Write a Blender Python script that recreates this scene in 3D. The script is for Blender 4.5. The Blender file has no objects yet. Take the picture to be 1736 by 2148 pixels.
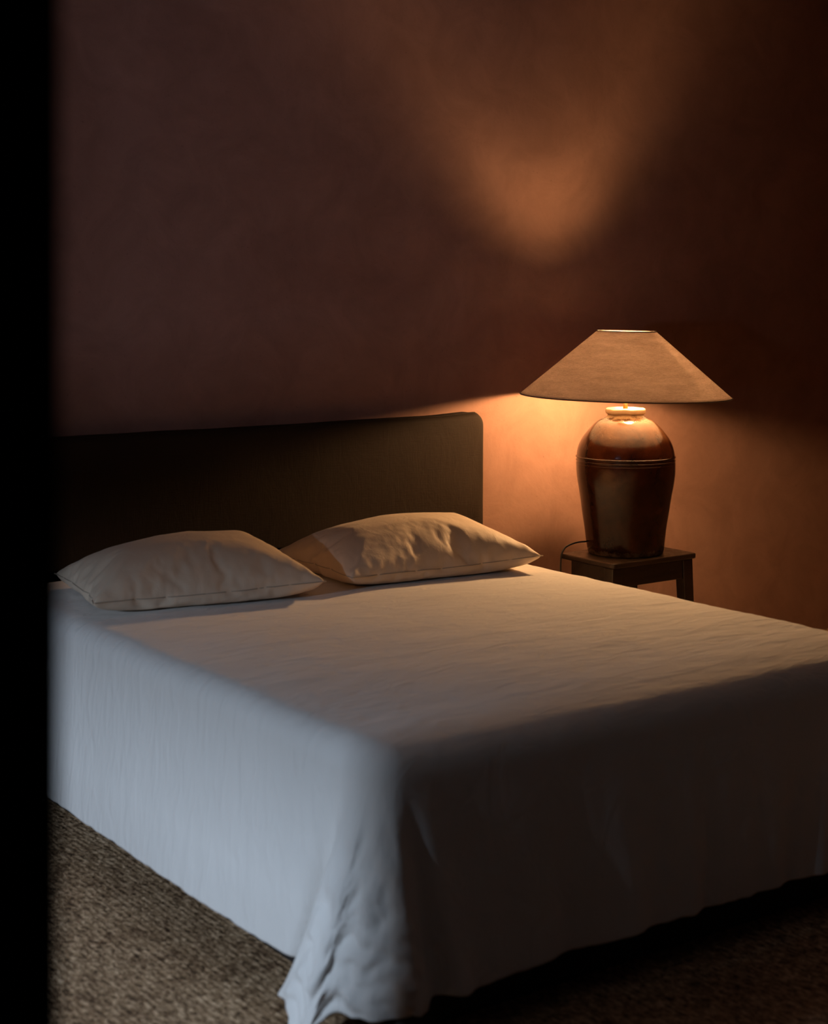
import bpy, bmesh, math, random
from mathutils import Vector, Matrix, noise

random.seed(4)
PI = math.pi
S = bpy.context.scene
COL = S.collection

# ------------------------------------------------------------------ helpers
def link(o, parent=None):
    COL.objects.link(o)
    if parent is not None:
        o.parent = parent
    return o

def mesh_obj(name, verts, faces, mat, parent=None, smooth=True, loc=(0, 0, 0)):
    me = bpy.data.meshes.new(name)
    me.from_pydata([tuple(v) for v in verts], [], faces)
    me.validate()
    me.update()
    for m in (mat if isinstance(mat, (list, tuple)) else [mat]):
        me.materials.append(m)
    if smooth:
        me.polygons.foreach_set('use_smooth', [True] * len(me.polygons))
    o = bpy.data.objects.new(name, me)
    o.location = loc
    return link(o, parent)

def bm_obj(name, bm, mat, parent=None, smooth=True, loc=(0, 0, 0)):
    bmesh.ops.recalc_face_normals(bm, faces=bm.faces)
    me = bpy.data.meshes.new(name)
    bm.to_mesh(me)
    bm.free()
    me.materials.append(mat)
    if smooth:
        me.polygons.foreach_set('use_smooth', [True] * len(me.polygons))
    o = bpy.data.objects.new(name, me)
    o.location = loc
    return link(o, parent)

def empty(name, loc=(0, 0, 0)):
    o = bpy.data.objects.new(name, None)
    o.empty_display_size = 0.1
    o.location = loc
    return link(o)

def tag(o, label=None, cat=None, group=None, kind=None):
    for k, v in (('label', label), ('category', cat), ('group', group), ('kind', kind)):
        if v:
            o[k] = v
    return o

def add_box(bm, lo, hi):
    x0, y0, z0 = lo
    x1, y1, z1 = hi
    vs = [bm.verts.new(p) for p in ((x0, y0, z0), (x1, y0, z0), (x1, y1, z0), (x0, y1, z0),
                                    (x0, y0, z1), (x1, y0, z1), (x1, y1, z1), (x0, y1, z1))]
    for f in ((0, 3, 2, 1), (4, 5, 6, 7), (0, 1, 5, 4), (1, 2, 6, 5), (2, 3, 7, 6), (3, 0, 4, 7)):
        bm.faces.new([vs[i] for i in f])
    return vs

def bevel_all(bm, off, seg=3):
    bmesh.ops.bevel(bm, geom=list(bm.edges), offset=off, segments=seg, profile=0.5, affect='EDGES')

def lathe(name, prof, mat, parent, seg=96, wob=None, loc=(0, 0, 0), closed=False):
    vs, fs = [], []
    n = len(prof)
    for i in range(seg):
        a = 2 * PI * i / seg
        for j, (r, z) in enumerate(prof):
            rr, zz = (r, z) if wob is None else wob(r, z, a)
            vs.append((rr * math.cos(a), rr * math.sin(a), zz))
    for i in range(seg):
        k = (i + 1) % seg
        for j in range(n - 1 + (1 if closed else 0)):
            j2 = (j + 1) % n
            fs.append((i * n + j, k * n + j, k * n + j2, i * n + j2))
    return mesh_obj(name, vs, fs, mat, parent, True, loc)

def crom(pts, t):
    """Catmull-Rom through tuples, t in 0..len-1"""
    n = len(pts)
    i = min(int(t), n - 2)
    u = t - i
    p0 = pts[max(i - 1, 0)]; p1 = pts[i]; p2 = pts[i + 1]; p3 = pts[min(i + 2, n - 1)]
    out = []
    for a, b, c, d in zip(p0, p1, p2, p3):
        out.append(0.5 * (2 * b + (c - a) * u + (2 * a - 5 * b + 4 * c - d) * u * u + (-a + 3 * b - 3 * c + d) * u ** 3))
    return out

def tube(name, pts, rad, mat, parent=None, seg=10, sub=8, loc=(0, 0, 0)):
    ps = [Vector(crom(pts, i / sub)) for i in range((len(pts) - 1) * sub + 1)]
    vs, fs = [], []
    prev = None
    for i, p in enumerate(ps):
        d = (ps[min(i + 1, len(ps) - 1)] - ps[max(i - 1, 0)]).normalized()
        if prev is None:
            nrm = d.orthogonal().normalized()
        else:
            nrm = (prev - d * prev.dot(d)).normalized()
        prev = nrm
        b = d.cross(nrm)
        for k in range(seg):
            a = 2 * PI * k / seg
            vs.append(p + (nrm * math.cos(a) + b * math.sin(a)) * rad)
    for i in range(len(ps) - 1):
        for k in range(seg):
            k2 = (k + 1) % seg
            fs.append((i * seg + k, i * seg + k2, (i + 1) * seg + k2, (i + 1) * seg + k))
    fs.append(tuple(range(seg))[::-1])
    fs.append(tuple((len(ps) - 1) * seg + k for k in range(seg)))
    return mesh_obj(name, vs, fs, mat, parent, True, loc)

# ------------------------------------------------------------------ materials
class NT:
    def __init__(self, name):
        self.m = bpy.data.materials.new(name)
        self.m.use_nodes = True
        self.t = self.m.node_tree
        self.b = self.t.nodes['Principled BSDF']
        self.out = self.t.nodes['Material Output']
        self.tc = self.t.nodes.new('ShaderNodeTexCoord')
    def n(self, kind, **kw):
        nd = self.t.nodes.new(kind)
        for k, v in kw.items():
            if k in nd.inputs:
                nd.inputs[k].default_value = v
            else:
                setattr(nd, k, v)
        return nd
    def l(self, a, b):
        self.t.links.new(a, b)
    def coord(self, scale=(1, 1, 1), kind='Object'):
        mp = self.n('ShaderNodeMapping')
        mp.inputs['Scale'].default_value = scale
        self.l(self.tc.outputs[kind], mp.inputs['Vector'])
        return mp.outputs['Vector']
    def noise(self, vec, scale, detail=4, rough=0.55, dist=0.0):
        nd = self.n('ShaderNodeTexNoise')
        nd.inputs['Scale'].default_value = scale
        nd.inputs['Detail'].default_value = detail
        nd.inputs['Roughness'].default_value = rough
        nd.inputs['Distortion'].default_value = dist
        self.l(vec, nd.inputs['Vector'])
        return nd.outputs['Fac']
    def ramp(self, fac, stops):
        r = self.n('ShaderNodeValToRGB')
        e = r.color_ramp.elements
        while len(e) < len(stops):
            e.new(0.5)
        for el, (p, c) in zip(e, stops):
            el.position = p
            el.color = (*c, 1) if len(c) == 3 else c
        self.l(fac, r.inputs['Fac'])
        return r.outputs['Color']
    def mix(self, a, b, fac, mode='MIX'):
        m = self.n('ShaderNodeMix', data_type='RGBA', blend_type=mode)
        for src, idx in ((fac, 0), (a, 6), (b, 7)):
            if hasattr(src, 'links') or hasattr(src, 'is_linked'):
                self.l(src, m.inputs[idx])
            elif idx == 0:
                m.inputs[0].default_value = src
            else:
                m.inputs[idx].default_value = (*src, 1)
        return m.outputs[2]
    def math(self, op, a, b=None):
        m = self.n('ShaderNodeMath', operation=op)
        for i, s in enumerate((a, b)):
            if s is None:
                continue
            if hasattr(s, 'is_linked'):
                self.l(s, m.inputs[i])
            else:
                m.inputs[i].default_value = s
        return m.outputs[0]
    def bump(self, h, strength=0.3, dist=0.01, normal=None):
        b = self.n('ShaderNodeBump')
        b.inputs['Strength'].default_value = strength
        b.inputs['Distance'].default_value = dist
        self.l(h, b.inputs['Height'])
        if normal is not None:
            self.l(normal, b.inputs['Normal'])
        return b.outputs['Normal']
    def base(self, c):
        if hasattr(c, 'is_linked'):
            self.l(c, self.b.inputs['Base Color'])
        else:
            self.b.inputs['Base Color'].default_value = (*c, 1)

def plain(name, col, rough=0.6, metal=0.0, spec=0.5):
    t = NT(name)
    t.base(col)
    t.b.inputs['Roughness'].default_value = rough
    t.b.inputs['Metallic'].default_value = metal
    t.b.inputs['Specular IOR Level'].default_value = spec
    return t.m

def plaster(name, c0, c1, c2):
    t = NT(name)
    v = t.coord()
    big = t.noise(v, 1.1, 5, 0.6, 0.6)
    mid = t.noise(v, 5.0, 6, 0.65, 0.8)
    fine = t.noise(v, 60, 5, 0.6)
    col = t.ramp(big, [(0.3, c0), (0.55, c1), (0.75, c2)])
    col = t.mix(col, t.ramp(mid, [(0.35, (0.66, 0.64, 0.62)), (0.62, (1.0, 1.0, 1.0))]), 0.45, 'MULTIPLY')
    speck = t.ramp(t.noise(v, 95, 3, 0.7), [(0.27, (0.45, 0.42, 0.4)), (0.36, (1, 1, 1))])
    col = t.mix(col, speck, 0.55, 'MULTIPLY')
    t.base(col)
    t.b.inputs['Roughness'].default_value = 0.85
    t.b.inputs['Specular IOR Level'].default_value = 0.2
    h = t.math('ADD', t.math('MULTIPLY', mid, 1.0), t.math('MULTIPLY', fine, 0.25))
    t.l(t.bump(h, 0.35, 0.006), t.b.inputs['Normal'])
    return t.m

def linen(name, col, weave=420, weave_s=0.25, wr_scale=(7, 22, 7), wr=0.25, rough=0.85, sheen=0.2, vary=0.12, wdist=0.012):
    t = NT(name)
    v = t.coord()
    a = t.noise(t.coord((weave, weave * 0.08, weave * 0.08)), 1.0, 2, 0.5)
    b = t.noise(t.coord((weave * 0.08, weave, weave)), 1.0, 2, 0.5)
    w = t.math('ADD', a, b)
    cr = t.noise(t.coord(wr_scale), 1.0, 5, 0.55, 0.9)
    br = t.noise(v, 2.2, 3, 0.5)
    dark = tuple(c * (1 - vary) for c in col)
    t.base(t.mix(t.mix(dark, col, br), t.ramp(w, [(0.38, (0.80, 0.79, 0.77)), (0.62, (1, 1, 1))]), 0.5, 'MULTIPLY'))
    t.b.inputs['Roughness'].default_value = rough
    t.b.inputs['Specular IOR Level'].default_value = 0.2
    t.b.inputs['Sheen Weight'].default_value = sheen
    n1 = t.bump(cr, wr, wdist)
    t.l(t.bump(w, weave_s, 0.0008, n1), t.b.inputs['Normal'])
    return t.m

def shade_fabric(name, col, trans, weave=True, trans_col=None):
    t = NT(name)
    t.t.nodes.remove(t.b)
    d = t.n('ShaderNodeBsdfDiffuse')
    tr = t.n('ShaderNodeBsdfTranslucent')
    mx = t.n('ShaderNodeMixShader')
    mx.inputs[0].default_value = trans
    tc = trans_col or col
    if weave:
        a = t.noise(t.coord((60, 60, 700)), 1.0, 3, 0.6)
        b = t.noise(t.coord((520, 520, 40)), 1.0, 3, 0.6)
        c = t.noise(t.coord((9, 9, 60)), 1.0, 4, 0.6)
        w = t.math('ADD', t.math('MULTIPLY', t.math('ADD', a, b), 0.5), t.math('MULTIPLY', c, 0.4))
        k = t.ramp(w, [(0.5, (0.62, 0.58, 0.55)), (0.86, (1.12, 1.12, 1.12))])
        t.l(t.mix(col, k, 1.0, 'MULTIPLY'), d.inputs['Color'])
        t.l(t.mix(tc, k, 1.0, 'MULTIPLY'), tr.inputs['Color'])
        t.l(t.bump(w, 0.3, 0.001), d.inputs['Normal'])
    else:
        d.inputs['Color'].default_value = (*col, 1)
        tr.inputs['Color'].default_value = (*tc, 1)
    t.l(d.outputs[0], mx.inputs[1])
    t.l(tr.outputs[0], mx.inputs[2])
    t.l(mx.outputs[0], t.out.inputs['Surface'])
    return t.m

def emission(name, col, s):
    t = NT(name)
    t.t.nodes.remove(t.b)
    e = t.n('ShaderNodeEmission')
    e.inputs['Color'].default_value = (*col, 1)
    e.inputs['Strength'].default_value = s
    t.l(e.outputs[0], t.out.inputs['Surface'])
    return t.m

def matting(name):
    t = NT(name)
    v = t.coord()
    rib = t.n('ShaderNodeTexWave', wave_type='BANDS', bands_direction='X')
    rib.inputs['Scale'].default_value = 18
    rib.inputs['Distortion'].default_value = 2.2
    rib.inputs['Detail'].default_value = 3
    rib.inputs['Detail Scale'].default_value = 2.0
    t.l(v, rib.inputs['Vector'])
    fl = t.noise(t.coord((85, 42, 60)), 1.0, 4, 0.7, 0.6)
    fl2 = t.noise(t.coord((26, 17, 30)), 1.0, 6, 0.72, 1.0)
    big = t.noise(v, 4.0, 3, 0.5)
    c = t.ramp(fl, [(0.34, (0.06, 0.031, 0.016)), (0.48, (0.42, 0.26, 0.14)), (0.64, (0.80, 0.55, 0.345))])
    c2 = t.ramp(fl2, [(0.34, (0.22, 0.16, 0.12)), (0.50, (1, 1, 1)), (0.66, (1.2, 1.25, 1.3))])
    c = t.mix(c, c2, 0.85, 'MULTIPLY')
    c = t.mix(c, t.ramp(rib.outputs['Fac'], [(0.1, (0.55, 0.48, 0.44)), (0.5, (1, 1, 1))]), 0.22, 'MULTIPLY')
    c = t.mix(c, t.ramp(big, [(0.35, (0.75, 0.70, 0.66)), (0.65, (1, 1, 1))]), 0.7, 'MULTIPLY')
    t.base(c)
    t.b.inputs['Roughness'].default_value = 0.8
    t.b.inputs['Specular IOR Level'].default_value = 0.25
    h = t.math('ADD', fl, t.math('MULTIPLY', rib.outputs['Fac'], 0.22))
    t.l(t.bump(h, 0.8, 0.006), t.b.inputs['Normal'])
    return t.m

def glaze(name):
    t = NT(name)
    v = t.coord()
    sep = t.n('ShaderNodeSeparateXYZ')
    t.l(t.tc.outputs['Object'], sep.inputs[0])
    z = sep.outputs['Z']
    n1 = t.noise(v, 9, 5, 0.6, 0.5)
    n2 = t.noise(v, 55, 4, 0.65)
    col = t.ramp(n1, [(0.3, (0.012, 0.003, 0.0015)), (0.6, (0.036, 0.0095, 0.003)), (0.8, (0.07, 0.022, 0.006))])
    # bare, worn clay on the lip and the foot of the jar (irregular edge)
    zz = t.math('ADD', z, t.math('MULTIPLY', t.math('SUBTRACT', n2, 0.5), 0.05))
    foot = t.ramp(zz, [(0.006, (1, 1, 1)), (0.022, (0, 0, 0))])
    lip = t.ramp(zz, [(0.503, (0, 0, 0)), (0.516, (1, 1, 1))])
    bare = t.mix(foot, lip, 1.0, 'ADD')
    patch = t.ramp(t.noise(v, 34, 4, 0.7), [(0.42, (0, 0, 0)), (0.56, (1, 1, 1))])
    footm = t.mix(foot, patch, 1.0, 'MULTIPLY')
    col = t.mix(col, (0.11, 0.075, 0.045), footm)
    col = t.mix(col, (0.38, 0.25, 0.135), lip)
    # tan shoulder: some bare clay, mostly the lining's reflection painted in
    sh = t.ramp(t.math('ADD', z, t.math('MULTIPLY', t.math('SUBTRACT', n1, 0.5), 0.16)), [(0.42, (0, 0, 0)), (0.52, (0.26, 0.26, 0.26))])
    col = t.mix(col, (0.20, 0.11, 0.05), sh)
    t.base(col)
    r = t.mix((0.14, 0.14, 0.14), (0.65, 0.65, 0.65), bare)
    r = t.mix(r, t.ramp(n2, [(0.4, (0, 0, 0)), (0.7, (0.10, 0.10, 0.10))]), 1.0, 'ADD')
    t.l(r, t.b.inputs['Roughness'])
    t.b.inputs['Specular IOR Level'].default_value = 0.27
    pit = t.ramp(t.noise(v, 70, 2, 0.5), [(0.26, (0, 0, 0)), (0.34, (1, 1, 1))])
    h = t.math('ADD', t.math('MULTIPLY', n1, 0.6), t.math('ADD', t.math('MULTIPLY', n2, 0.25), t.math('MULTIPLY', pit, 0.18)))
    t.l(t.bump(h, 0.28, 0.006), t.b.inputs['Normal'])
    return t.m

def dark_wood(name):
    t = NT(name)
    v = t.coord((2.5, 30, 30))
    g = t.noise(v, 1.0, 6, 0.65, 1.2)
    w = t.noise(t.coord(), 28, 4, 0.65)
    c = t.ramp(g, [(0.3, (0.012, 0.006, 0.0035)), (0.6, (0.032, 0.016, 0.008)), (0.8, (0.055, 0.028, 0.013))])
    c = t.mix(c, (0.11, 0.065, 0.035), t.ramp(w, [(0.64, (0, 0, 0)), (0.74, (0.7, 0.7, 0.7))]))
    t.base(c)
    t.l(t.ramp(w, [(0.3, (0.32, 0.32, 0.32)), (0.7, (0.55, 0.55, 0.55))]), t.b.inputs['Roughness'])
    t.l(t.bump(g, 0.25, 0.003), t.b.inputs['Normal'])
    return t.m

M = dict(
    wall=plaster('limewash_plaster', (0.215, 0.115, 0.084), (0.252, 0.139, 0.102), (0.28, 0.158, 0.116)),
    ceil=plain('ceiling_paint', (0.58, 0.50, 0.42), 0.9),
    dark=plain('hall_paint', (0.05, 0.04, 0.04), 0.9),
    floor=matting('woven_rush_matting'),
    cover=linen('white_linen', (0.80, 0.775, 0.75), wr_scale=(10, 27, 9), wr=0.45, wdist=0.014),
    pillow=linen('champagne_linen', (0.80, 0.645, 0.50), weave=380, wr_scale=(16, 11, 9), wr=0.20, rough=0.6, sheen=0.1),
    seam=linen('seam_thread', (0.46, 0.38, 0.30), weave=500, wr=0.1),
    head=linen('brown_linen', (0.016, 0.0085, 0.0034), weave=300, weave_s=0.6, wr_scale=(9, 8, 5), wr=0.25, vary=0.3, sheen=0.0),
    mattress=linen('mattress_ticking', (0.6, 0.57, 0.52)),
    base=plain('bed_base_fabric', (0.016, 0.011, 0.009), 0.9),
    wood=dark_wood('old_dark_wood'),
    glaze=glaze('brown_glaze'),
    brass=plain('aged_brass', (0.62, 0.40, 0.16), 0.3, 1.0),
    shade=shade_fabric('taupe_linen_shade', (0.46, 0.38, 0.335), 0.62, True, (0.80, 0.72, 0.70)),
    lining=shade_fabric('cream_lining', (0.86, 0.83, 0.78), 0.60, False),
    trim=linen('shade_trim', (0.16, 0.11, 0.08), weave=500, wr=0.1),
    bulb=emission('warm_bulb', (1.0, 0.55, 0.235), 1540.0),
    cord=plain('black_cord', (0.012, 0.009, 0.008), 0.5),
    frame=plain('window_paint', (0.12, 0.09, 0.07), 0.6),
)

# ------------------------------------------------------------------ dimensions (metres), camera stands at x = y = 0
EYE = 1.524
YB = 4.885            # face of the wall behind the bed
XL, XR = -0.60, 6.60  # side walls
YF0, YF1 = 0.83, 0.95 # front wall with the doorway the camera looks through
HC = 2.98
FZ = -0.033           # floor level

# ------------------------------------------------------------------ setting
def box_struct(name, boxes, mat, bev=0.0):
    bm = bmesh.new()
    for lo, hi in boxes:
        add_box(bm, lo, hi)
    o = bm_obj(name, bm, mat, smooth=False)
    tag(o, kind='structure')
    return o

box_struct('floor', [((XL - 0.2, -1.6, FZ - 0.1), (XR + 0.2, YB + 0.2, FZ))], M['floor'])
box_struct('ceiling', [((XL - 0.2, -1.6, HC), (XR + 0.2, YB + 0.2, HC + 0.1))], M['ceil'])
box_struct('wall_back', [((XL - 0.2, YB, FZ), (XR + 0.2, YB + 0.2, HC))], M['wall'])
box_struct('wall_right', [((XR, YF1, FZ), (XR + 0.2, YB, HC))], M['wall'])
# left wall: a low opening and a high window, unseen, shaped to place the daylight
AY0, AY1, AZ = 2.515, 3.40, 1.37
BY0, BY1, BZ0, BZ1 = 1.66, 2.42, 1.16, 2.55
xl0, xl1 = XL - 0.2, XL
box_struct('wall_left', [
    ((xl0, YF0, FZ), (xl1, BY0, HC)),
    ((xl0, BY0, FZ), (xl1, BY1, BZ0)), ((xl0, BY0, BZ1), (xl1, BY1, HC)),
    ((xl0, BY1, FZ), (xl1, AY0, HC)),
    ((xl0, AY0, AZ), (xl1, AY1, HC)),
    ((xl0, AY1, FZ), (xl1, YB, HC))], M['wall'])
JX0, JX1 = 0.347, 1.32
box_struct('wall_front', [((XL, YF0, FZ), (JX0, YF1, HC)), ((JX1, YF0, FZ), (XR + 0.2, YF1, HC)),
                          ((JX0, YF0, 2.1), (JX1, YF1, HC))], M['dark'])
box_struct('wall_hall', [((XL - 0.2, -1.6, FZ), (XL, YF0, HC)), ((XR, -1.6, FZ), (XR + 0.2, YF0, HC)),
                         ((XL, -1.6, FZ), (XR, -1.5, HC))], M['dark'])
def window_frame(name, y0, y1, z0, z1):
    w = 0.03
    x0, x1 = xl0 + 0.02, xl0 + 0.08
    return box_struct(name, [((x0, y0, z0), (x1, y0 + w, z1)), ((x0, y1 - w, z0), (x1, y1, z1)),
                             ((x0, y0 + w, z0), (x1, y1 - w, z0 + w)), ((x0, y0 + w, z1 - w), (x1, y1 - w, z1))], M['frame'])
window_frame('window_1', BY0, BY1, BZ0, BZ1)
window_frame('window_2', AY0, AY1, FZ, AZ)

# ------------------------------------------------------------------ bed
X0, X1, Y0, Y1 = 1.775, 3.46, 2.615, 4.775
ZT = 0.60
XM = (X0 + X1) / 2
bed = empty('bed', (XM, (Y0 + Y1) / 2, FZ))
tag(bed, 'double bed with low brown linen headboard against the terracotta wall', 'bed')
BO = -Vector(bed.location)

bm = bmesh.new()
add_box(bm, (X0 + 0.11, Y0 + 0.11, FZ), (X1 - 0.11, Y1 - 0.02, 0.30))
bevel_all(bm, 0.015)
bm_obj('bed_base', bm, M['base'], bed, loc=BO)
bm = bmesh.new()
add_box(bm, (X0 + 0.03, Y0 + 0.03, 0.302), (X1 - 0.03, Y1 - 0.005, ZT - 0.012))
bevel_all(bm, 0.045, 4)
bm_obj('mattress', bm, M['mattress'], bed, loc=BO)

# headboard: soft slab with rounded top corners, made as a grid front wrapped round
def headboard():
    hx0, hx1, hz1 = 2 * XM - 3.70, 3.70, 1.055
    yf, yb = 4.785, 4.878
    rc = 0.045
    # outline (x,z) of the slab going round: bottom-left up, across, down
    out = []
    N = 60
    for i in range(40):
        out.append((hx0, FZ + (hz1 - rc - FZ) * i / 40))
    for i in range(13):
        a = PI - PI / 2 * i / 12
        out.append((hx0 + rc + rc * math.cos(a), hz1 - rc + rc * math.sin(a)))
    for i in range(1, N):
        out.append((hx0 + rc + (hx1 - hx0 - 2 * rc) * i / N, hz1))
    for i in range(13):
        a = PI / 2 - PI / 2 * i / 12
        out.append((hx1 - rc + rc * math.cos(a), hz1 - rc + rc * math.sin(a)))
    for i in range(1, 41):
        out.append((hx1, FZ + (hz1 - rc - FZ) * (1 - i / 40)))
    cx = XM
    def sag(x, z):
        # fabric top pulls a little between the corners
        k = 1 - abs((x - cx) / (hx1 - cx)) ** 6
        return z - 0.010 * k * (z / hz1) + 0.003 * noise.noise(Vector((x * 5, z * 5, 0.3)))
    rings = []
    re = 0.022
    # front disc rings (from inside out), rounded edge, side, back
    spine = [(min(max(x, hx0 + 0.35), hx1 - 0.35), min(z, hz1 - 0.35) * 0.9) for x, z in out]
    for q in range(15):
        u = q / 14
        ring = []
        for (x, z), (sx, sz) in zip(out, spine):
            px, pz = sx + (x - sx) * u, sz + (z - sz) * u
            # inset for the rounded edge
            d = re * 0.9 * u
            vx, vz = x - sx, z - sz
            L = math.hypot(vx, vz) or 1
            px -= d * vx / L; pz -= d * vz / L
            y = yf - 0.006 * (1 - u ** 4) + 0.004 * noise.noise(Vector((px * 4, pz * 7, 1.7)))
            ring.append((px, y, sag(px, pz)))
        rings.append(ring)
    for q in range(1, 7):
        a = PI / 2 * q / 6
        ring = []
        for (x, z), (sx, sz) in zip(out, spine):
            vx, vz = x - sx, z - sz
            L = math.hypot(vx, vz) or 1
            d = re * (1 - math.sin(a)) * 0.9
            px, pz = x - d * vx / L, z - d * vz / L
            ring.append((px, yf + re * (1 - math.cos(a)), sag(px, pz)))
        rings.append(ring)
    for q in range(1, 5):
        rings.append([(x, yf + re + (yb - yf - re) * q / 4, sag(x, z)) for x, z in out])
    vs = [p for r in rings for p in r]
    n = len(out)
    fs = []
    for i in range(len(rings) - 1):
        for j in range(n - 1):
            fs.append((i * n + j, i * n + j + 1, (i + 1) * n + j + 1, (i + 1) * n + j))
    fs.append(tuple((len(rings) - 1) * n + j for j in range(n)))
    h = mesh_obj('headboard', vs, fs, M['head'], bed, True, BO)
    pts = [(x, yf + re + 0.004, sag(x, z)) for x, z in out if z > 0.3]
    pts = pts[::3] + [pts[-1]]
    tube('seam', pts, 0.0035, M['head'], h, seg=8, sub=3)
    return h
headboard()

# ------------------------------------------------------------------ bedspread
def bedspread():
    R = 0.062
    # (top x,y) (hem x,y) hem z   -- from the wall along the left side, round the foot, up the right side
    hb = 0.085
    C = [
        (X0, 4.765, X0 - 0.012, 4.765, hb), (X0, 4.45, X0 - 0.016, 4.45, hb), (X0, 4.1, X0 - 0.022, 4.1, hb),
        (X0, 3.75, X0 - 0.028, 3.76, hb), (X0, 3.42, X0 - 0.028, 3.44, hb), (X0, 3.16, X0 - 0.022, 3.21, hb),
        (X0, 2.98, X0 - 0.010, 3.06, hb - 0.004), (X0, 2.87, X0 + 0.004, 2.975, 0.078),
        (X0, 2.80, X0 + 0.07, 2.945, 0.07), (X0, 2.76, X0 + 0.005, 2.905, 0.06), (X0, 2.73, X0 - 0.060, 2.918, 0.035),
        (X0, 2.708, X0 - 0.080, 2.885, 0.040), (X0 + 0.001, 2.69, X0 - 0.086, 2.835, 0.028), (X0 + 0.002, 2.678, X0 - 0.110, 2.79, 0.006), (X0 + 0.003, 2.666, X0 - 0.052, 2.735, 0.055),
        (X0 + 0.007, 2.65, X0 - 0.038, 2.66, 0.07), (X0 + 0.013, 2.638, X0 - 0.003, 2.595, 0.085), (X0 + 0.022, 2.628, X0 + 0.028, 2.548, 0.095),
        (X0 + 0.035, 2.62, X0 + 0.075, 2.578, 0.085), (X0 + 0.055, 2.616, X0 + 0.125, 2.622, 0.09), (X0 + 0.09, Y0, X0 + 0.175, 2.588, 0.085),
        (X0 + 0.15, Y0, X0 + 0.235, 2.612, 0.085), (X0 + 0.25, Y0, X0 + 0.32, 2.617, hb), (X0 + 0.42, Y0, X0 + 0.46, 2.617, hb),
        (X0 + 0.65, Y0, X0 + 0.67, 2.617, hb), (X0 + 0.9, Y0, X0 + 0.91, 2.617, hb), (X0 + 1.15, Y0, X0 + 1.15, 2.617, hb), (X0 + 1.38, Y0, X0 + 1.38, 2.612, hb),
        (X1 - 0.12, Y0, X1 - 0.14, 2.60, hb), (X1 - 0.05, Y0 + 0.004, X1 - 0.05, 2.555, 0.06), (X1 - 0.015, Y0 + 0.015, X1 + 0.03, 2.56, 0.04),
        (X1 - 0.004, Y0 + 0.05, X1 + 0.05, 2.62, 0.06), (X1, Y0 + 0.12, X1 + 0.03, 2.74, hb), (X1, 3.0, X1 + 0.02, 3.0, hb),
        (X1, 3.4, X1 + 0.015, 3.4, hb), (X1, 3.9, X1 + 0.015, 3.9, hb), (X1, 4.4, X1 + 0.012, 4.4, hb), (X1, 4.765, X1 + 0.01, 4.765, hb)]
    # resample so that quads are about even along the hem
    samp = []
    for i in range(len(C) - 1):
        d = max(math.hypot(C[i + 1][2] - C[i][2], C[i + 1][3] - C[i][3]), math.hypot(C[i + 1][0] - C[i][0], C[i + 1][1] - C[i][1]))
        k = max(5, int(d / 0.0085))
        for q in range(k):
            samp.append(i + q / k)
    samp.append(len(C) - 1)
    path = [crom(C, t) for t in samp]
    n = len(path)
    arc = [0.0]
    for i in range(1, n):
        arc.append(arc[-1] + math.hypot(path[i][2] - path[i - 1][2], path[i][3] - path[i - 1][3]))
    vs, fs = [], []
    rows = []
    def topz(x, y):
        e = 0.0045 * noise.noise(Vector((x * 2.3, y * 3.1, 0.0))) + 0.0022 * noise.noise(Vector((x * 5, y * 13, 4.0)))
        e += 0.0012 * noise.noise(Vector((x * 11, y * 34, 9.0)))
        return e
    # top: spine -> inset outline
    NT_ = 46
    inner, tops = [], []
    for p in path:
        x, y = min(max(p[0], X0), X1), max(p[1], Y0)
        tops.append((p[0], p[1]))
        inner.append((min(max(x, X0 + R), X1 - R), max(y, Y0 + R)))
    for q in range(NT_):
        u = (q / (NT_ - 1)) ** 0.9
        row = []
        for (ix, iy) in inner:
            sx, sy = XM, round(min(max(iy, 3.45), 4.765) / 0.02) * 0.02
            x, y = sx + (ix - sx) * u, sy + (iy - sy) * u
            row.append((x, y, ZT + topz(x, y) - 0.004 * u ** 8))
        rows.append(row)
    # rounded edge
    for q in range(1, 9):
        a = PI / 2 * q / 8
        row = []
        for (ix, iy), (tx, ty) in zip(inner, tops):
            x, y = ix + (tx - ix) * math.sin(a), iy + (ty - iy) * math.sin(a)
            row.append((x, y, ZT - 0.004 - R * (1 - math.cos(a)) + topz(x, y) * math.cos(a)))
        rows.append(row)
    # drop
    ND = 84
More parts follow.
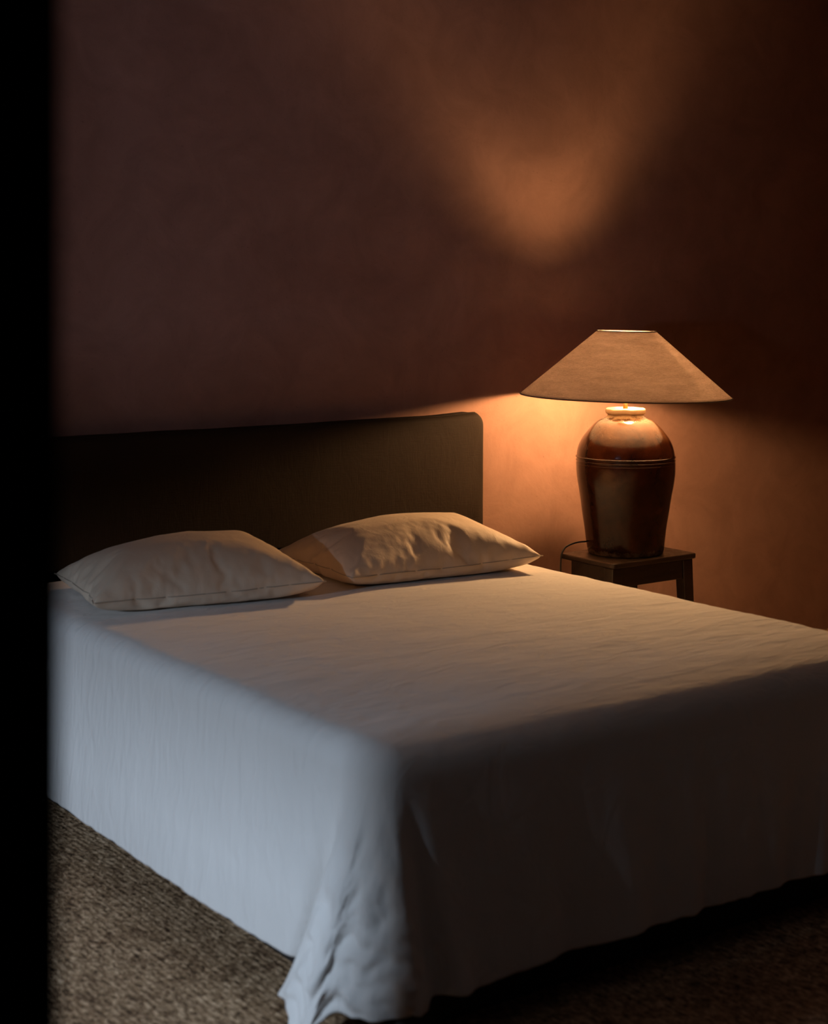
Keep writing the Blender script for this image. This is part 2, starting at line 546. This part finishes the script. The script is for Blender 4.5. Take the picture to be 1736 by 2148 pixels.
    for q in range(1, ND + 1):
        t = q / ND
        row = []
        for i, p in enumerate(path):
            z0 = ZT - 0.004 - R
            s = arc[i]
            w = t ** 1.12
            x = p[0] + (p[2] - p[0]) * w
            y = p[1] + (p[3] - p[1]) * w
            hz = p[4] + 0.004 * noise.noise(Vector((s * 9, 0, 2))) + 0.003 * noise.noise(Vector((s * 30, 0, 7)))
            hz = max(hz - (0.034 if p[4] < 0.03 else 0.0) * min(1, (0.03 - p[4]) / 0.012), FZ + 0.008)
            z = z0 + (hz - z0) * t
            # outward direction
            a, b = path[max(i - 2, 0)], path[min(i + 2, n - 1)]
            dx, dy = b[2] - a[2], b[3] - a[3]
            L = math.hypot(dx, dy) or 1
            nx, ny = -dy / L, dx / L       # path runs -y then +x : outward is (-,-)
            nx, ny = (dy / L, -dx / L)
            foot = p[3] < 2.70 and X0 + 0.3 < p[2] < X1 - 0.1
            if foot:
                k = min(1, (p[2] - X0 - 0.3) / 0.2) * min(1, (X1 - 0.1 - p[2]) / 0.1)
                amp = 0.017 * t ** 1.3 * k
                off = amp * (noise.noise(Vector((p[2] * 8.5, t * 0.5, 3))) * 1.5 + 0.6 * noise.noise(Vector((p[2] * 21, t * 0.8, 8))) - 0.9)
            else:
                side = p[2] < X0 + 0.02 and p[3] > 3.0
                off = 0.006 * t * noise.noise(Vector((s * 3.2, t * 1.3, 5)))
                if not side and p[2] < X0 + 0.4:
                    # crumples of the hanging corner
                    ti = samp[i]
                    cw = max(0.0, min(1.0, (ti - 10.4) / 0.9)) * max(0.0, min(1.0, (18.2 - ti) / 1.6))
                    off += cw * (t * 0.024 * noise.noise(Vector((s * 10 + t * 5, t * 5 - s * 8, 1))) + t * t * 0.018 * noise.noise(Vector((s * 24 + t * 9, t * 14 - s * 11, 6)))
                                 + 0.005 * t * noise.noise(Vector((s * 60, t * 30, 3))))
                    off += 0.006 * t * noise.noise(Vector((s * 5, t * 2, 4)))
                    # puddle on the floor
                    if p[4] < 0.04:
                        kk = max(0, (t - 0.86) / 0.14)
                        g = (0.04 - p[4]) / 0.03
                        off += g * (0.022 * kk * kk + 0.02 * kk * noise.noise(Vector((s * 16, t * 9, 3))))
                        z += g * 0.010 * kk * max(0, noise.noise(Vector((s * 22, t * 18, 2))))
                else:
                    off += 0.0025 * t ** 3 * noise.noise(Vector((s * 18, t * 4, 5)))
            x += nx * off
            y += ny * off
            row.append((x, y, z))
        rows.append(row)
    for r in rows:
        vs.extend(r)
    for i in range(len(rows) - 1):
        for j in range(n - 1):
            fs.append((i * n + j, (i + 1) * n + j, (i + 1) * n + j + 1, i * n + j + 1))
    o = mesh_obj('bedspread', vs, fs, M['cover'], None, True)
    bm = bmesh.new(); bm.from_mesh(o.data)
    bmesh.ops.remove_doubles(bm, verts=bm.verts, dist=0.0008)
    bm.to_mesh(o.data); bm.free()
    sm = o.modifiers.new('soft', 'SMOOTH'); sm.factor = 0.5; sm.iterations = 1
    so = o.modifiers.new('thickness', 'SOLIDIFY'); so.thickness = 0.004; so.offset = -1
    tag(o, 'smooth white linen bedspread draped over the bed, its front corner pooling on the floor', 'bedspread')
    return o
bedspread()

# ------------------------------------------------------------------ pillows (cloth-simulated once, then kept as plain meshes)
def pillow_mesh(name, w, d, seed, press, frames=46):
    nx, ny = 66, 46
    vs, fs = [], []
    idx = {}
    rnd = random.Random(seed)
    for s in (1, -1):
        for i in range(nx + 1):
            for j in range(ny + 1):
                edge = i in (0, nx) or j in (0, ny)
                key = (i, j, 0 if edge else s)
                if key in idx:
                    continue
                x, y = (i / nx - 0.5) * w, (j / ny - 0.5) * d
                ex = min(i, nx - i) / nx * w
                ey = min(j, ny - j) / ny * d
                z = 0.0 if edge else s * 0.028 * min(1, (min(ex, ey) / 0.08)) ** 0.6
                z += 0.0015 * noise.noise(Vector((x * 14 + seed, y * 14, s * 2.0)))
                idx[key] = len(vs)
                vs.append((x, y, z + 0.06))
    for s in (1, -1):
        for i in range(nx):
            for j in range(ny):
                q = []
                for a, b in ((i, j), (i + 1, j), (i + 1, j + 1), (i, j + 1)):
                    edge = a in (0, nx) or b in (0, ny)
                    q.append(idx[(a, b, 0 if edge else s)])
                fs.append(tuple(q if s == 1 else q[::-1]))
    me = bpy.data.meshes.new(name)
    me.from_pydata(vs, [], fs)
    o = bpy.data.objects.new(name, me)
    COL.objects.link(o)
    pm = bpy.data.meshes.new('tmp_plane')
    pm.from_pydata([(-2, -2, 0), (2, -2, 0), (2, 2, 0), (-2, 2, 0)], [], [(0, 1, 2, 3)])
    po = bpy.data.objects.new('tmp_plane', pm)
    COL.objects.link(po)
    cm = po.modifiers.new('c', 'COLLISION')
    po.collision.thickness_outer = 0.006
    po.collision.cloth_friction = 20
    md = o.modifiers.new('cloth', 'CLOTH')
    cs = md.settings
    cs.quality = 8
    cs.mass = 0.02
    cs.tension_stiffness = 40
    cs.compression_stiffness = 40
    cs.shear_stiffness = 12
    cs.bending_stiffness = 0.03
    cs.tension_damping = 15
    cs.compression_damping = 15
    cs.air_damping = 3
    cs.use_pressure = True
    cs.uniform_pressure_force = press
    md.collision_settings.collision_quality = 3
    md.collision_settings.distance_min = 0.005
    md.point_cache.frame_start = 1
    md.point_cache.frame_end = frames
    for f in range(1, frames + 1):
        S.frame_set(f)
        bpy.context.view_layer.update()
    dg = bpy.context.evaluated_depsgraph_get()
    me2 = bpy.data.meshes.new_from_object(o.evaluated_get(dg))
    bpy.data.objects.remove(o)
    bpy.data.objects.remove(po)
    S.frame_set(1)
    edge_loop = [idx[(i, 0, 0)] for i in range(nx + 1)] + [idx[(nx, j, 0)] for j in range(1, ny + 1)] + \
                [idx[(i, ny, 0)] for i in range(nx - 1, -1, -1)] + [idx[(0, j, 0)] for j in range(ny - 1, 0, -1)]
    cos = [v.co.copy() for v in me2.vertices]
    zmin = min(c.z for c in cos)
    cos = [Vector((c.x, c.y, c.z - zmin)) for c in cos]
    # fine puckers that run in from the seams
    for (i, j, s), v in idx.items():
        x, y = (i / nx - 0.5) * w, (j / ny - 0.5) * d
        dx, dy = min(i, nx - i) / nx * w, min(j, ny - j) / ny * d
        a = math.exp(-dy / 0.05) * min(1, dy / 0.01) * noise.noise(Vector((x * 42 + seed, y * 3, s * 3.0)))
        b = math.exp(-dx / 0.05) * min(1, dx / 0.01) * noise.noise(Vector((x * 3, y * 42 + seed, s * 5.0)))
        e = 0.0055 * (a + b) + 0.0015 * noise.noise(Vector((x * 9 + 3, y * 24, seed + s)))
        n = Vector((0, -0.7 if y < 0 else 0.7, s)).normalized()
        if cos[v].z > 0.01:
            cos[v] += n * e * (0 if s == 0 else 1)
    bpy.data.meshes.remove(me2)
    return cos, fs, edge_loop

def pillow(name, w, d, seed, press, loc, rz, label):
    cos, fs, loop = pillow_mesh(name + '_tmp', w, d, seed, press)
    mx = max(c.z for c in cos)
    print('PILLOW', name, 'x', min(c.x for c in cos), max(c.x for c in cos), 'y', min(c.y for c in cos), max(c.y for c in cos), 'z', mx)
    cos = [Vector((c.x, c.y, mx * max(0.0, min(1.0, c.z / mx)) ** 1.55)) for c in cos]
    root = empty(name, loc)
    root.rotation_euler = (0, 0, rz)
    tag(root, label, 'pillow', 'pillows on the bed')
    c = mesh_obj('pillowcase', cos, fs, M['pillow'], root, True)
    ss = c.modifiers.new('sub', 'SUBSURF'); ss.levels = 1; ss.render_levels = 1
    pts = [tuple(cos[i]) for i in loop]
    pts.append(pts[0])
    tube('seam', pts, 0.0013, M['seam'], root, seg=6, sub=2)
    return root

pillow('pillow', 0.715, 0.54, 1, 5.5, (2.225, 4.345, ZT + 0.004), math.radians(-11),
       'pale linen pillow farther left on the bed')
pillow('pillow', 0.74, 0.54, 7, 5.0, (3.005, 4.305, ZT + 0.004), math.radians(-3),
       'pale linen pillow on the bed beside the lamp')

# ------------------------------------------------------------------ stool
SX0, SX1, SY0, SY1, SZ = 3.893, 4.318, 4.283, 4.585, 0.532
stool = empty('wooden_stool', ((SX0 + SX1) / 2, (SY0 + SY1) / 2, FZ))
tag(stool, 'old dark wooden stool beside the bed, used as a nightstand under the lamp', 'stool')
SO = -Vector(stool.location)
bm = bmesh.new()
add_box(bm, (SX0, SY0, SZ - 0.020), (SX1, SY1, SZ))
vert_e = [e for e in bm.edges if abs(e.verts[0].co.z - e.verts[1].co.z) > 0.01]
bmesh.ops.bevel(bm, geom=vert_e, offset=0.018, segments=5, profile=0.5, affect='EDGES')
hor = [e for e in bm.edges if abs(e.verts[0].co.z - e.verts[1].co.z) < 1e-5 and len(e.link_faces) == 2 and e.calc_face_angle(0) > 1.2]
bmesh.ops.bevel(bm, geom=hor, offset=0.005, segments=3, profile=0.5, affect='EDGES')
bmesh.ops.triangulate(bm, faces=[f for f in bm.faces if len(f.verts) > 4])
bm_obj('seat', bm, M['wood'], stool, smooth=False, loc=SO)
def rail(lo, hi):
    bm = bmesh.new()
    add_box(bm, lo, hi)
    bevel_all(bm, 0.003, 2)
    bm_obj('rail', bm, M['wood'], stool, smooth=False, loc=SO)
lw = 0.048
zr0, zr1 = 0.440, SZ - 0.0205
a0, a1, b0, b1 = SX0 + 0.008, SX1 - 0.016, SY0 + 0.010, SY1 - 0.010
rail((a0 + lw, b0 + 0.004, zr0), (a1 - lw, b0 + 0.026, zr1))
rail((a0 + lw + 0.06, b1 - 0.026, zr0), (a1 - lw - 0.06, b1 - 0.004, zr1))
rail((a0 + 0.004, b0 + lw, zr0), (a0 + 0.026, b1 - lw, zr1))
rail((a1 - 0.026, b0 + lw, zr0), (a1 - 0.004, b1 - lw, zr1))
for sx, x in ((-1, a0), (1, a1 - lw)):
    for sy, y in ((-1, b0), (1, b1 - lw)):
        bm = bmesh.new()
        if sy == 1:
            x -= sx * 0.06     # the rear legs stand closer together
        v = add_box(bm, (x, y, FZ), (x + lw, y + lw, zr1))
        for q in v[:4]:
            q.co.x += sx * 0.022 + (0.004 if q.co.x < x + lw / 2 else -0.004)
            q.co.y += sy * 0.012 + (0.004 if q.co.y < y + lw / 2 else -0.004)
        bevel_all(bm, 0.004, 2)
        bm_obj('leg', bm, M['wood'], stool, smooth=False, loc=SO)

# ------------------------------------------------------------------ lamp
LX, LY = 4.103, 4.446
lamp = empty('table_lamp', (LX, LY, SZ + 0.0005))
tag(lamp, 'lit lamp with brown glazed jar base and wide linen cone shade on stool', 'table lamp')
k = 0.0003
prof_px = [(0, 1905), (440, 1905), (462, 1895), (470, 1870), (485, 1790), (508, 1600), (540, 1400), (569, 1200), (594, 1050),
           (610, 940), (616, 850), (617, 800)]
prof = [(r * k, (1905 - y) * k) for r, y in prof_px]
# turned rings at the widest part
for y, r in ((790, 616), (783, 619), (776, 615), (752, 615), (745, 620.5), (738, 614), (716, 613), (708, 622), (697, 622), (688, 611)):
    prof.append((r * k, (1905 - y) * k))
prof += [(r * k, (1905 - y) * k) for r, y in ((640, 0),) if False]
prof += [(r * k, (1905 - y) * k) for y, r in ((650, 606), (600, 596), (550, 580), (500, 556), (450, 525), (400, 486), (350, 444), (300, 396),
                                             (262, 350), (236, 300), (218, 262), (205, 238), (192, 224), (180, 221), (172, 226), (164, 240), (150, 248),
                                             (128, 249), (110, 244), (100, 232), (96, 215), (97, 190), (104, 168), (120, 152), (150, 146), (200, 144), (260, 140))]
def wob(r, z, a):
    kz = min(1, z / 0.05)
    n = noise.noise(Vector((math.cos(a) * 1.3, math.sin(a) * 1.3, z * 5)))
    e = 0.0022 * n * kz
    dz = 0
    if z > 0.515:
        m = noise.noise(Vector((math.cos(a) * 3.2, math.sin(a) * 3.2, 4)))
        e += 0.0020 * m
        dz = 0.0022 * noise.noise(Vector((math.cos(a) * 2.2, math.sin(a) * 2.2, 9)))
    return (r + e if r > 0.02 else r), z + dz
# refine the profile
def refine(p, m):
    out = []
    for i in range(len(p) - 1):
        for q in range(m):
            out.append(tuple(crom(p, i + q / m)))
    out.append(p[-1])
    return out
prof = [prof[0]] + refine(prof[1:], 3)
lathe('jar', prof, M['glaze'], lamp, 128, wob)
VH = (1905 - 100) * k
bm = bmesh.new()
bmesh.ops.create_cone(bm, cap_ends=True, segments=32, radius1=0.0425, radius2=0.0425, depth=0.006, matrix=Matrix.Translation((0, 0, VH - 0.012)))
bevel_all(bm, 0.001, 1)
bm_obj('stopper', bm, M['brass'], lamp)
lathe('stem', [(0.0, VH - 0.01), (0.009, VH - 0.01), (0.009, VH + 0.02), (0.0075, VH + 0.022), (0.0075, VH + 0.05), (0.017, VH + 0.052), (0.018, VH + 0.056),
               (0.018, VH + 0.093), (0.016, VH + 0.095), (0.0, VH + 0.095)], M['brass'], lamp, 24)
ZB = VH + 0.10
bp = [(0.0, ZB), (0.013, ZB), (0.017, ZB + 0.010), (0.026, ZB + 0.024), (0.030, ZB + 0.038), (0.029, ZB + 0.048), (0.022, ZB + 0.060), (0.014, ZB + 0.074),
      (0.009, ZB + 0.090), (0.005, ZB + 0.104), (0.0, ZB + 0.110)]
lathe('bulb', bp, M['bulb'], lamp, 24, loc=(0.022, -0.016, 0))
# shade (its own tilted frame)
SHZ = 1.121 - SZ
ang = math.radians(1.04)
ax = Vector((0.576, 0.8175, 0))
sh = empty('lamp_shade'); 
bpy.data.objects.remove(sh)
R0, R1, HS = 0.3945, 0.1105, 0.242
def cone_shell(r0, r1, z0, z1, th):
    p = []
    for i in range(25):
        u = i / 24
        p.append((r0 + (r1 - r0) * u, z0 + (z1 - z0) * u))
    for i in range(25):
        u = 1 - i / 24
        p.append((r0 - th + (r1 - r0) * u, z0 + (z1 - z0) * u))
    return p
rot = Matrix.Rotation(ang, 4, ax)
shade = lathe('lamp_shade', cone_shell(R0, R1, 0, HS, 0.0012), M['shade'], lamp, 160, closed=True)
shade.location = (0, 0, SHZ)
shade.rotation_euler = rot.to_euler()
lathe('lining', cone_shell(R0 - 0.0022, R1 - 0.0022, 0.0008, HS - 0.0008, 0.0008), M['lining'], shade, 128, closed=True)
def ring(name, r, z, tr, mat):
    p = [(r + tr * math.cos(2 * PI * i / 10), z + tr * math.sin(2 * PI * i / 10)) for i in range(10)]
    return lathe(name, p, mat, shade, 160, closed=True)
ring('trim', R0, 0.0, 0.0024, M['trim'])
ring('trim', R1, HS, 0.0020, M['trim'])
# spider that carries the shade on the stem
bm = bmesh.new()
for i in range(3):
    a = 2 * PI * i / 3 + 0.4
    c, s = math.cos(a), math.sin(a)
    p0, p1 = Vector((0.012 * c, 0.012 * s, HS - 0.03)), Vector(((R1 - 0.004) * c, (R1 - 0.004) * s, HS - 0.004))
    d = p1 - p0
    q = d.to_track_quat('Z', 'Y').to_matrix().to_4x4()
    bmesh.ops.create_cone(bm, cap_ends=True, segments=8, radius1=0.0015, radius2=0.0015, depth=d.length, matrix=Matrix.Translation((p0 + p1) / 2) @ q)
bmesh.ops.create_cone(bm, cap_ends=True, segments=40, radius1=0.033, radius2=0.033, depth=0.004, matrix=Matrix.Translation((0, 0, HS - 0.03)))  # unseen hub disc, widened to cut the bulb's glow on the wall above
bm_obj('spider', bm, M['brass'], shade)
# the two thin wires of the harp, from socket to spider
hp = []
for i in range(-6, 7):
    a = PI / 2 * i / 6
    hp.append((0.042 * math.sin(a) * (1.0 if abs(i) < 6 else 0.9), 0, VH + 0.10 + (SHZ + HS - 0.033 - VH - 0.10) * math.cos(a) ** 0.8 if abs(i) < 6 else VH + 0.085))
tube('harp', hp, 0.0014, M['brass'], lamp, seg=6, sub=3)
# cord
L0 = Vector((LX, LY, SZ))
cp = [(4.10, 4.555, 0.556), (4.05, 4.566, 0.563), (3.98, 4.572, 0.566), (3.92, 4.570, 0.556), (3.889, 4.560, 0.536), (3.879, 4.556, 0.50),
      (3.878, 4.56, 0.40), (3.862, 4.57, 0.25), (3.852, 4.60, 0.10), (3.85, 4.66, FZ + 0.012), (3.85, 4.76, FZ + 0.006), (3.80, 4.86, FZ + 0.006)]
tube('cord', [tuple(Vector(p) - Vector(lamp.location)) for p in cp], 0.0034, M['cord'], lamp, seg=8, sub=8)

# ------------------------------------------------------------------ light
def area(name, loc, target, sx, sy, power, col, spread=180):
    l = bpy.data.lights.new(name, 'AREA')
    l.shape = 'RECTANGLE'
    l.size, l.size_y = sx, sy
    l.energy = power
    l.color = col
    l.spread = math.radians(spread)
    o = bpy.data.objects.new(name, l)
    o.location = loc
    d = Vector(target) - Vector(loc)
    o.rotation_euler = d.to_track_quat('-Z', 'Y').to_euler()
    return link(o)
DAY = (0.63, 0.795, 1.0)
area('low_opening_daylight', (-2.2, 2.47, 1.75), (1.77, 3.2, 0.25), 0.12, 0.4, 122, DAY)  # added lamp outside the low opening, standing in for sky light
area('high_window_daylight', (-2.2, 0.85, 1.22), (3.0, 4.4, 1.6), 0.3, 0.25, 64, (0.70, 0.72, 1.0))  # added lamp behind the high window, its beam cut off by the sill

w = bpy.data.worlds.new('dusk')
w.use_nodes = True
w.node_tree.nodes['Background'].inputs['Color'].default_value = (0.5, 0.62, 0.9, 1)
w.node_tree.nodes['Background'].inputs['Strength'].default_value = 0.01
S.world = w

# ------------------------------------------------------------------ camera
W, H = 1736, 2148
fpx, hy = 3350.0, 605.0
cd = bpy.data.cameras.new('camera')
cam = bpy.data.objects.new('camera', cd)
link(cam)
cd.sensor_fit = 'HORIZONTAL'
cd.sensor_width = 36.0
cd.lens = fpx / W * 36.0
cd.shift_y = -(H / 2 - hy) / W
cd.clip_start = 0.05
cam.location = (0, 0, EYE)
cam.rotation_euler = (PI / 2, 0, -math.atan2(2360, 3350))
cd.dof.use_dof = True
cd.dof.focus_distance = 5.7
cd.dof.aperture_fstop = (cd.lens / 1000) / 0.019
S.camera = cam

S.view_settings.view_transform = 'Standard'
S.view_settings.look = 'None'
S.view_settings.exposure = 0.0
S.view_settings.gamma = 1.0
S.view_settings.use_curve_mapping = False
S.cycles.use_denoising = True
S.cycles.max_bounces = 10
S.cycles.diffuse_bounces = 6
S.cycles.transmission_bounces = 6
S.cycles.sample_clamp_indirect = 4.0
S.cycles.caustics_reflective = False
S.cycles.caustics_refractive = False
